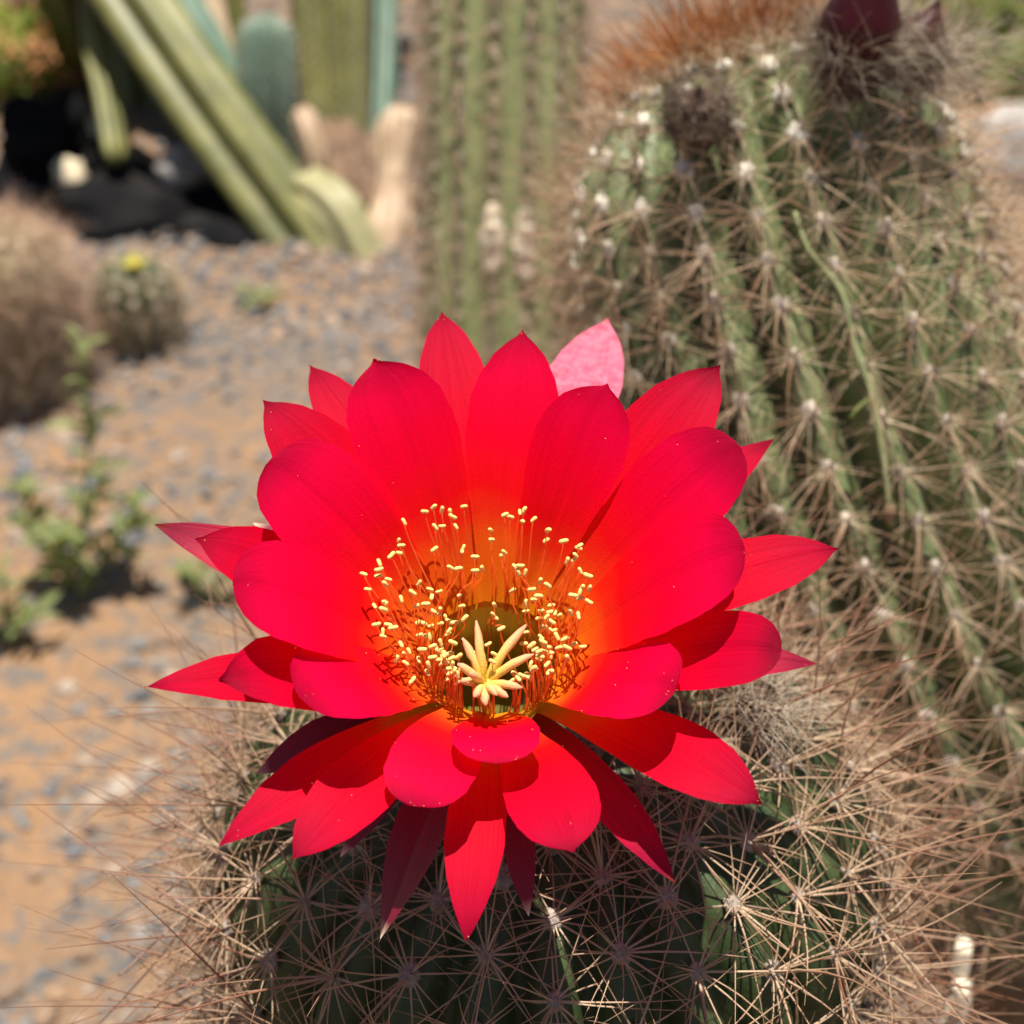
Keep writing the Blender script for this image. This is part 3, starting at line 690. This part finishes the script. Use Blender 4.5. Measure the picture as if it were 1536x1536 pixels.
def scar(px, py, lenpx):
    best = None
    for k in range(CC.n):
        th = CC.ph + 2 * math.pi * k / CC.n
        for q in np.linspace(.1, .8, 200):
            p = CC.pt(th, q); x, y, d = proj(p); f = CC.frame_at(th, q)[1].dot((CAM - p).normalized())
            sc_ = math.hypot(x - px, y - py) + (0 if f > 0 else 1e5)
            if best is None or sc_ < best[0]: best = (sc_, th, q, d)
    _, th, q, d = best; V = []; F = []; L = lenpx * .000474 * d * 1.15
    for i in range(13):
        t = i / 12; qq = q + (t - .5) * L; p, n, up = CC.frame_at(th, qq); side = n.cross(up); wv = .0085 * math.sin(math.pi * min(1, t * .94 + .03)) ** .5
        for j in range(7):
            u = j / 3 - 1; V.append(p + side * (u * wv * (1 + .15 * math.sin(17 * t + j))) + n * (.0080 * (1 - u * u) * (1 + .3 * math.sin(23 * t)) - .0008))
    for i in range(12):
        for j in range(6): F.append((i * 7 + j, i * 7 + j + 1, i * 7 + j + 8, i * 7 + j + 7))
    mesh('corky_scar', V, F, M_cork, colm)['label'] = 'pale corky scar along the rib'
M_cork = simple('cork', (.82, .66, .46), .9, .1, 200., None, (.88, .78, .60), .002)
scar(727, 358, 90); scar(765, 368, 95)

# ------------------------------------------------------------------ clump of bigger cacti further back
G2 = 'bare ribbed stems of the far clump'
def gpt(px, py, up=0.): p = gnd(px, py); return Vector((p.x, p.y, gz(p.x, p.y) + up))
standing('leaning_cactus', 'long yellow-green ribbed cactus stem leaning over a dark hollow', 'cactus', [at(40, -330, 2.42), at(130, -110, 2.40), at(285, 130, 2.34), gpt(452, 362) + Vector((.03, 0, -.05))], .066, .06, 5, .38, M_skin_yel, .035, sharp=1.3)
standing('leaning_cactus', 'blue-green ribbed cactus stem leaning behind the yellow-green one', 'cactus', [at(120, -300, 2.62), at(215, -60, 2.58), at(300, 90, 2.54), gpt(395, 262) + Vector((0, .05, -.04))], .060, .05, 6, .28, M_skin_blue, .05, sharp=1.)
standing('column_cactus', 'short blue-green column cactus with rounded top and fine ribs', 'cactus', [at(398, 22, 2.50), at(402, 130, 2.52), gpt(412, 245) + Vector((0, 0, -.04))], .052, .05, 12, .26, M_skin_blue, .021, bristle=.4)
standing('column_cactus', 'wide green column cactus narrowing towards its base', 'cactus', [at(480, -420, 2.70), at(490, -100, 2.68), at(500, 100, 2.68), gpt(506, 216) + Vector((0, 0, -.05))], .082, .08, 13, .24, M_skin_yel, .024, bristle=1.1, flare=lambda z: 1 - .42 * max(0, min(1, (z - .45) / .5)))
standing('column_cactus', 'dull blue-green column cactus crowded behind the wide green one', 'cactus', [at(575, -400, 2.85), at(560, -60, 2.84), gpt(548, 190) + Vector((0, 0, -.05))], .055, .06, 11, .26, M_skin_blue, .04)
standing('hanging_stem', 'thin olive cactus stem drooping beside the dark hollow', 'cactus', [at(176, 245, 2.36), at(160, 150, 2.40), at(138, 30, 2.44), at(150, -160, 2.50), at(230, -330, 2.62), gpt(330, 240) + Vector((0, .12, -.02))], .021, .03, 5, .3, M_skin_yel, .04)
standing('cactus_stump', 'pale yellow-green cut cactus stump beside the leaning stem', 'stump', [at(455, 285, 2.33), at(505, 318, 2.28), gpt(548, 372) + Vector((0, 0, -.03))], .044, .016, 6, .22, M_pale, .04)
standing('dead_cactus', 'knobbly tan dried cactus stem at the edge of the clump', 'dead stem', [at(606, 165, 2.36), at(596, 250, 2.33), gpt(578, 362) + Vector((0, 0, -.02))], .036, .03, 6, .25, M_dry, .03, flare=lambda z: 1 + .22 * math.sin(z * 34))
standing('dead_cactus', 'short pinkish dried stem standing between the blue and green columns', 'dead stem', [at(452, 165, 2.44), at(468, 215, 2.42), gpt(490, 290) + Vector((0, 0, -.02))], .022, .02, 6, .25, M_dry, .03, flare=lambda z: 1.15 - .2 * math.sin(z * 30))
standing('dead_cactus', 'brown dried stem slanting down behind the leaning stems', 'dead stem', [at(285, -150, 2.6), at(318, 0, 2.58), at(345, 108, 2.56)], .030, .03, 6, .25, M_dry, .03, flare=lambda z: 1 - .55 * min(1, z / .35))
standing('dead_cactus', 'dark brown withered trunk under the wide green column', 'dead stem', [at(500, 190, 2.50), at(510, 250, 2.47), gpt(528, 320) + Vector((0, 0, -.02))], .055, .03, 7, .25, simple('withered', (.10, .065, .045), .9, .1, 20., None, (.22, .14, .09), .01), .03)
for i_, x_ in enumerate((-.86,)):  # overhead stem added to cast shade into the hollow
    standing('leaning_cactus', 'stout olive stem added overhead, above the cream rock, to shade the hollow', 'cactus', [Vector((x_ + .04, 1.98, .50)), Vector((x_ + .02, 2.3, .56)), Vector((x_, 2.7, .48)), Vector((x_, 3.0, .0))], .088, .08, 7, .25, M_skin_yel, .05)
# stems added to shade the hollow, their crowns above the picture
for (a, b, r, lab) in (((180, -480, 2.85), (215, 150), .085, 'stout olive stem behind the drooping one, added to shade the hollow'), ((330, -460, 2.8), (300, 190), .075, 'stout olive stem behind the leaning pair, added to shade the hollow')):
    t = at(*a); g = gpt(*b)
    standing('column_cactus', lab, 'cactus', [t, t.lerp(g, .5), g + Vector((0, 0, -.05))], r, .07, 7, .25, M_skin_yel, .05)


def rock(px, py, w, h, label, mat, seed, up=.2):
    g = gpt(px, py); rr = np.random.default_rng(seed); V = []
    for q in ICO3V:
        nz = noise.fractal(Vector(q * 1.4 + seed), 1., 2., 4); f = 1 + .5 * nz
        V.append((g.x + q[0] * w * f, g.y + q[1] * w * .8 * f, g.z + h * up + q[2] * h * f))
    e = mesh('rock', V, ICO3F, mat, smooth=True); e.location = (0, 0, 0); return tag(e, label, 'rock')
M_rock_t = simple('rock_terracotta', (.40, .15, .07), .85, .15, 14., None, (.55, .24, .12), .01)
M_rock_p = simple('rock_pale', (.46, .38, .26), .85, .15, 16., None, (.62, .52, .36), .01)
M_rock_g = simple('rock_grey', (.22, .20, .19), .85, .15, 12., None, (.38, .34, .30), .01)
M_shade_lump = simple('shade_lump', (.008, .008, .009), 1., 0., 12., None, (.020, .018, .017), .01)  # near-black lumps: the deep shade of the hollow put into their colour
rock(45, 58, .16, .06, 'orange-red rock at the far edge of the bed', M_rock_t, 3)
rock(20, 108, .20, .05, 'long terracotta rock lying before the orange-red one', M_rock_t, 8)
rock(128, 205, .05, .022, 'pale cream rock catching light inside the dark hollow', M_rock_p, 5, .6)
rock(85, 262, .085, .12, 'black upright lump standing in for deep shade at the edge of the hollow', M_shade_lump, 11)
rock(235, 300, .17, .035, 'flat black lump standing in for the shade in the hollow under the leaning stem', M_shade_lump, 14)
rock(330, 338, .13, .016, 'low black lump standing in for the shade under the foot of the leaning stem', M_shade_lump, 15)
rock(112, 300, .035, .04, 'small tan rock beside the black shade lumps', M_rock_p, 17, .8)
rock(285, 300, .05, .04, 'small brownish rock on top of the flat black shade lump', M_rock_g, 19, 1.2)
rock(1525, 262, .14, .10, 'grey rock behind the tall leaning cactus', M_rock_g, 21)
rock(1490, 205, .10, .03, 'flat orange rock in front of the green bush', M_rock_t, 23)

# ------------------------------------------------------------------ small cacti at the left
p = gpt(15, 590); 
SC1, e1 = standing('spiny_cactus', 'bushy cactus with pinkish brown spines and greener top at the gravel edge', 'cactus', [p + Vector((0, .03, .235)), p + Vector((0, .03, .12)), p + Vector((0, .03, -.03))], .085, .07, 16, .18, M_skin_col, .024, stepq=.012, per=6)
dress(SC1, e1, .02, .30, 24, (.03, .065), 4, (.04, .075), .0009, .0009, spine_mat('spine_pink', (.78, .64, .44), (.66, .46, .32), (.50, .28, .19)), M_wool_w, .005, gravity=.08)
p = gpt(208, 530)
SC2, e2 = standing('globe_cactus', 'small round dark green cactus with grey spines bearing a yellow flower', 'cactus', [p + Vector((0, .03, .125)), p + Vector((0, .03, .06)), p + Vector((0, .03, -.02))], .062, .06, 14, .2, M_skin, .022, stepq=.010, per=6, flare=lambda z: 1 - .25 * max(0, (z - .06) / .08))
dress(SC2, e2, .015, .16, 16, (.014, .032), 2, (.02, .035), .0006, .0006, M_spine_bg, M_wool, .004)
def small_flower(pos, r, n, mat, label):
    e = root_of('small_flower', pos, label, 'flower'); me = None
    for k in range(n):
        V = []; F = []
        for i in range(5):
            t = i / 4; w_ = r * .28 * math.sin(math.pi * (.15 + .75 * t)) 
            for s_ in (-1, 0, 1): V.append((r * t * .95, s_ * w_, r * (.65 * t - .3 * t * t) - (.06 * r if s_ == 0 else 0)))
        for i in range(4):
            for j in range(2): F.append((i * 3 + j, i * 3 + j + 1, i * 3 + j + 4, i * 3 + j + 3))
        if me is None: me = bpy.data.meshes.new('petal'); me.from_pydata(V, [], F); me.materials.append(mat)
        o = bpy.data.objects.new('petal', me); col.objects.link(o); o.parent = e; o.rotation_euler = (random.gauss(0, .15), random.gauss(0, .15), 6.2832 * k / n)
    V = ICO2V * r * .22; m2 = bpy.data.meshes.new('centre'); m2.from_pydata(V.tolist(), [], ICO2F); m2.materials.append(M_anth); o = bpy.data.objects.new('centre', m2); col.objects.link(o); o.parent = e; o.location = (0, 0, r * .15)
M_yel = simple('yellow_petal', (.50, .46, .07), .5, .2, tr=((.8, .7, .05), .3)); M_pk = simple('pink_petal', (.70, .20, .32), .5, .2, tr=((.8, .3, .4), .3))
small_flower(p + Vector((.012, .01, .126)), .017, 9, M_yel, 'small yellow flower on the round dark green cactus')

# ------------------------------------------------------------------ weeds
M_leaf = simple('weed_leaf', (.17, .21, .07), .5, .3, 60., ((.34, .40, .11), .45), (.26, .29, .12))
M_leaf2 = simple('bush_leaf', (.16, .22, .045), .5, .3, 20., ((.34, .42, .06), .4), (.28, .31, .07))
M_stem = simple('weed_stem', (.17, .20, .085), .5, .3, 80., None, (.26, .27, .13))
def leaf_mesh(L, W_, mat):
    V = []; F = []
    for i in range(5):
        t = i / 4; w_ = W_ * math.sin(math.pi * (.08 + .9 * t)) ** .8
        for s_ in (-1, 0, 1): V.append((L * t, s_ * w_ / 2, L * (.15 * t - .3 * t * t) - (W_ * .12 if s_ == 0 else 0)))
    for i in range(4):
        for j in range(2): F.append((i * 3 + j, i * 3 + j + 1, i * 3 + j + 4, i * 3 + j + 3))
    me = bpy.data.meshes.new('leaf'); me.from_pydata(V, [], F); me.materials.append(mat); me.polygons.foreach_set('use_smooth', [True] * len(F)); return me
LM = [leaf_mesh(.028, .0095, M_leaf), leaf_mesh(.020, .0075, M_leaf), leaf_mesh(.034, .0100, M_leaf)]
def weed(base, shoots, label, per=16, lm=LM, scale=1.):
    e = root_of('weed', base, label, 'weed')
    for (tip, bow) in shoots:
        b = Vector(base); c = b.lerp(tip, .5) + bow; tb = TB(); pts = [b * (1 - t) ** 2 + c * 2 * t * (1 - t) + tip * t * t for t in [i / 10 for i in range(11)]]
        tb.tube(pts, [.0022 * scale * (1 - .07 * i) for i in range(11)], 6); tb.build('stem', M_stem, e)
        for k in range(per):
            t = .15 + .85 * (k + random.random()) / per; q = pts[min(10, int(t * 10))].lerp(pts[min(10, int(t * 10) + 1)], (t * 10) % 1)
            o = bpy.data.objects.new('leaf', random.choice(lm)); col.objects.link(o); o.parent = e; o.location = q - e.location
            o.rotation_euler = (random.gauss(0, .4), random.uniform(-1.1, .1), k * 2.4 + random.gauss(0, .3)); sc_ = scale * random.uniform(.7, 1.4) * (1.2 - .4 * t); o.scale = (sc_,) * 3
g = gpt(105, 880)
weed(g, [(g + Vector((.055, .03, .30)), Vector((.03, 0, .02))), (g + Vector((-.04, .02, .13)), Vector((-.01, 0, .02))), (g + Vector((.09, .01, .12)), Vector((.03, 0, .0))), (g + Vector((.02, -.03, .10)), Vector((0, -.01, .02))), (g + Vector((.05, .05, .13)), Vector((0, .01, .02)))], 'leafy green weed with one tall shoot growing from the orange sand', 36)
g = gpt(8, 955)
weed(g, [(g + Vector((.01, .01, .085)), Vector((.0, 0, .01))), (g + Vector((.04, -.01, .05)), Vector((.01, 0, .01))), (g + Vector((-.03, 0, .06)), Vector((-.01, 0, .01)))], 'low green weed seedling on bare gravel left of the taller weed', 12)
g = gpt(320, 900)
weed(g, [(g + Vector((.02, .0, .05)), Vector((.0, 0, .01))), (g + Vector((-.03, 0, .045)), Vector((-.01, 0, .01)))], 'tiny yellowish weed close behind the near cactus spines', 12)
g = gpt(395, 465)
weed(g, [(g + Vector((.02, .0, .03)), Vector((.0, 0, .01))), (g + Vector((-.02, 0, .03)), Vector((-.01, 0, .01)))], 'tiny green sprout in the grey gravel patch', 8)

def grass_stem():
    e = root_of('grass_stem', at(1337, 790, surf_depth(BC, 1337, 790) - .010), 'thin green grass stem with leaf nodes lying against the tall leaning cactus', 'grass stem')
    P = [(1192, 318), (1213, 375), (1262, 440), (1282, 520), (1308, 595), (1325, 690), (1337, 790)]
    pts = line_axis([at(x, y, surf_depth(BC, x, y) - .010) for i, (x, y) in enumerate(P)], 36); tb = TB(); tb.tube(pts, [.0007 + .0004 * min(1, i / 20) for i in range(len(pts))], 6); tb.build('stem', M_stem, e)
    for (x, y, L, a) in ((1308, 595, .006, 3.4), (1330, 750, .007, .6)):
        o = bpy.data.objects.new('leaf', LM[1]); col.objects.link(o); o.parent = e; o.location = at(x, y, surf_depth(BC, x, y) - .011) - e.location; o.rotation_euler = (.4, .6, a); o.scale = (L / .014,) * 3
    o = mesh('seed_head', [at(1334, 770, surf_depth(BC, 1334, 770) - .012) + Vector((q[0] * .0016, q[1] * .0016, q[2] * .0035)) for q in ICO2V], ICO2F, M_dry, e)
grass_stem()

def bush(px, py, w_, h, n, label, mat, L=.045):
    g = gpt(px, py); e = root_of('bush', g, label, 'bush'); tb = TB()
    for k in range(9):
        a = random.uniform(0, 6.28); t = g + Vector((math.cos(a) * w_ * .7, math.sin(a) * w_ * .5, h * random.uniform(.6, .95))); c = g + Vector((0, 0, h * .5))
        tb.tube([g * (1 - s_) ** 2 + c * 2 * s_ * (1 - s_) + t * s_ * s_ for s_ in [i / 6 for i in range(7)]], [.006 * (1 - .12 * i) for i in range(7)], 5)
    tb.build('branches', M_stem, e); V = []; F = []
    for k in range(n):
        q = Vector((random.gauss(0, 1), random.gauss(0, 1), random.gauss(0, 1))).normalized() * random.uniform(.3, 1.) ** .5
        q = q * (1 + .3 * noise.noise(q * 2.2))
        if noise.noise(q * 3.5 + Vector((px, 0, 0))) < -.25: continue
        c = g + Vector((q.x * w_, q.y * w_ * .8, h * .55 + q.z * h * .5)); d = Vector((random.gauss(0, 1), random.gauss(0, 1), random.gauss(.4, 1))).normalized(); u, v = frame(d)
        b = len(V); l = L * random.uniform(.6, 1.3); V += [c, c + d * l * .5 + u * l * .16, c + d * l, c + d * l * .5 - u * l * .16]; F.append((b, b + 1, b + 2, b + 3))
    mesh('foliage', V, F, mat, e, smooth=False)['kind'] = 'stuff'; return g
g = bush(1490, 118, .26, .34, 1500, 'yellow-green leafy bush beyond the tall leaning cactus', M_leaf2)
small_flower(at(1408, 22, 2.75), .022, 7, M_pk, 'small pink flower in front of the yellow-green bush')
bush(1560, 190, .14, .16, 700, 'low darker green bush at the foot of the yellow-green one', M_leaf, .035)
bush(20, 150, .14, .16, 700, 'low yellowish green bush behind the black shade lumps', M_leaf2, .04)
bush(95, 60, .12, .22, 500, 'dry olive shrub behind the drooping stem', simple('dry_leaf', (.28, .22, .10), .7, .2, 20., ((.4, .32, .12), .3), (.40, .30, .16)), .05)
bush(700, -60, .5, .4, 1800, 'wide dull green shrub beyond the column cactus', M_leaf, .05)
bush(1150, -120, .5, .45, 1800, 'wide yellowish shrub beyond the tall leaning cactus', M_leaf2, .05)

# pale dry stick at the lower right
t_ = at(1418, 1560, .455); sp_ = [Vector((t_.x - .02, t_.y + .06, -.02)), Vector((t_.x - .01, t_.y + .02, t_.z * .5)), t_, at(1434, 1480, .445), at(1447, 1412, .438)]
tb = TB(); ax_ = line_axis(sp_, 18); tb.tube(ax_, [.0036 * (1 - .25 * (i / (len(ax_) - 1)) ** 3) * (1 + .06 * math.sin(i * 1.9)) for i in range(len(ax_))], 9)
stick = tb.build('dry_stick', simple('bleached', (.62, .52, .38), .8, .2, 60., None, (.78, .70, .56), .003))
tag(stick, 'pale bleached stick standing from the sand beside the near cactus', 'stick')
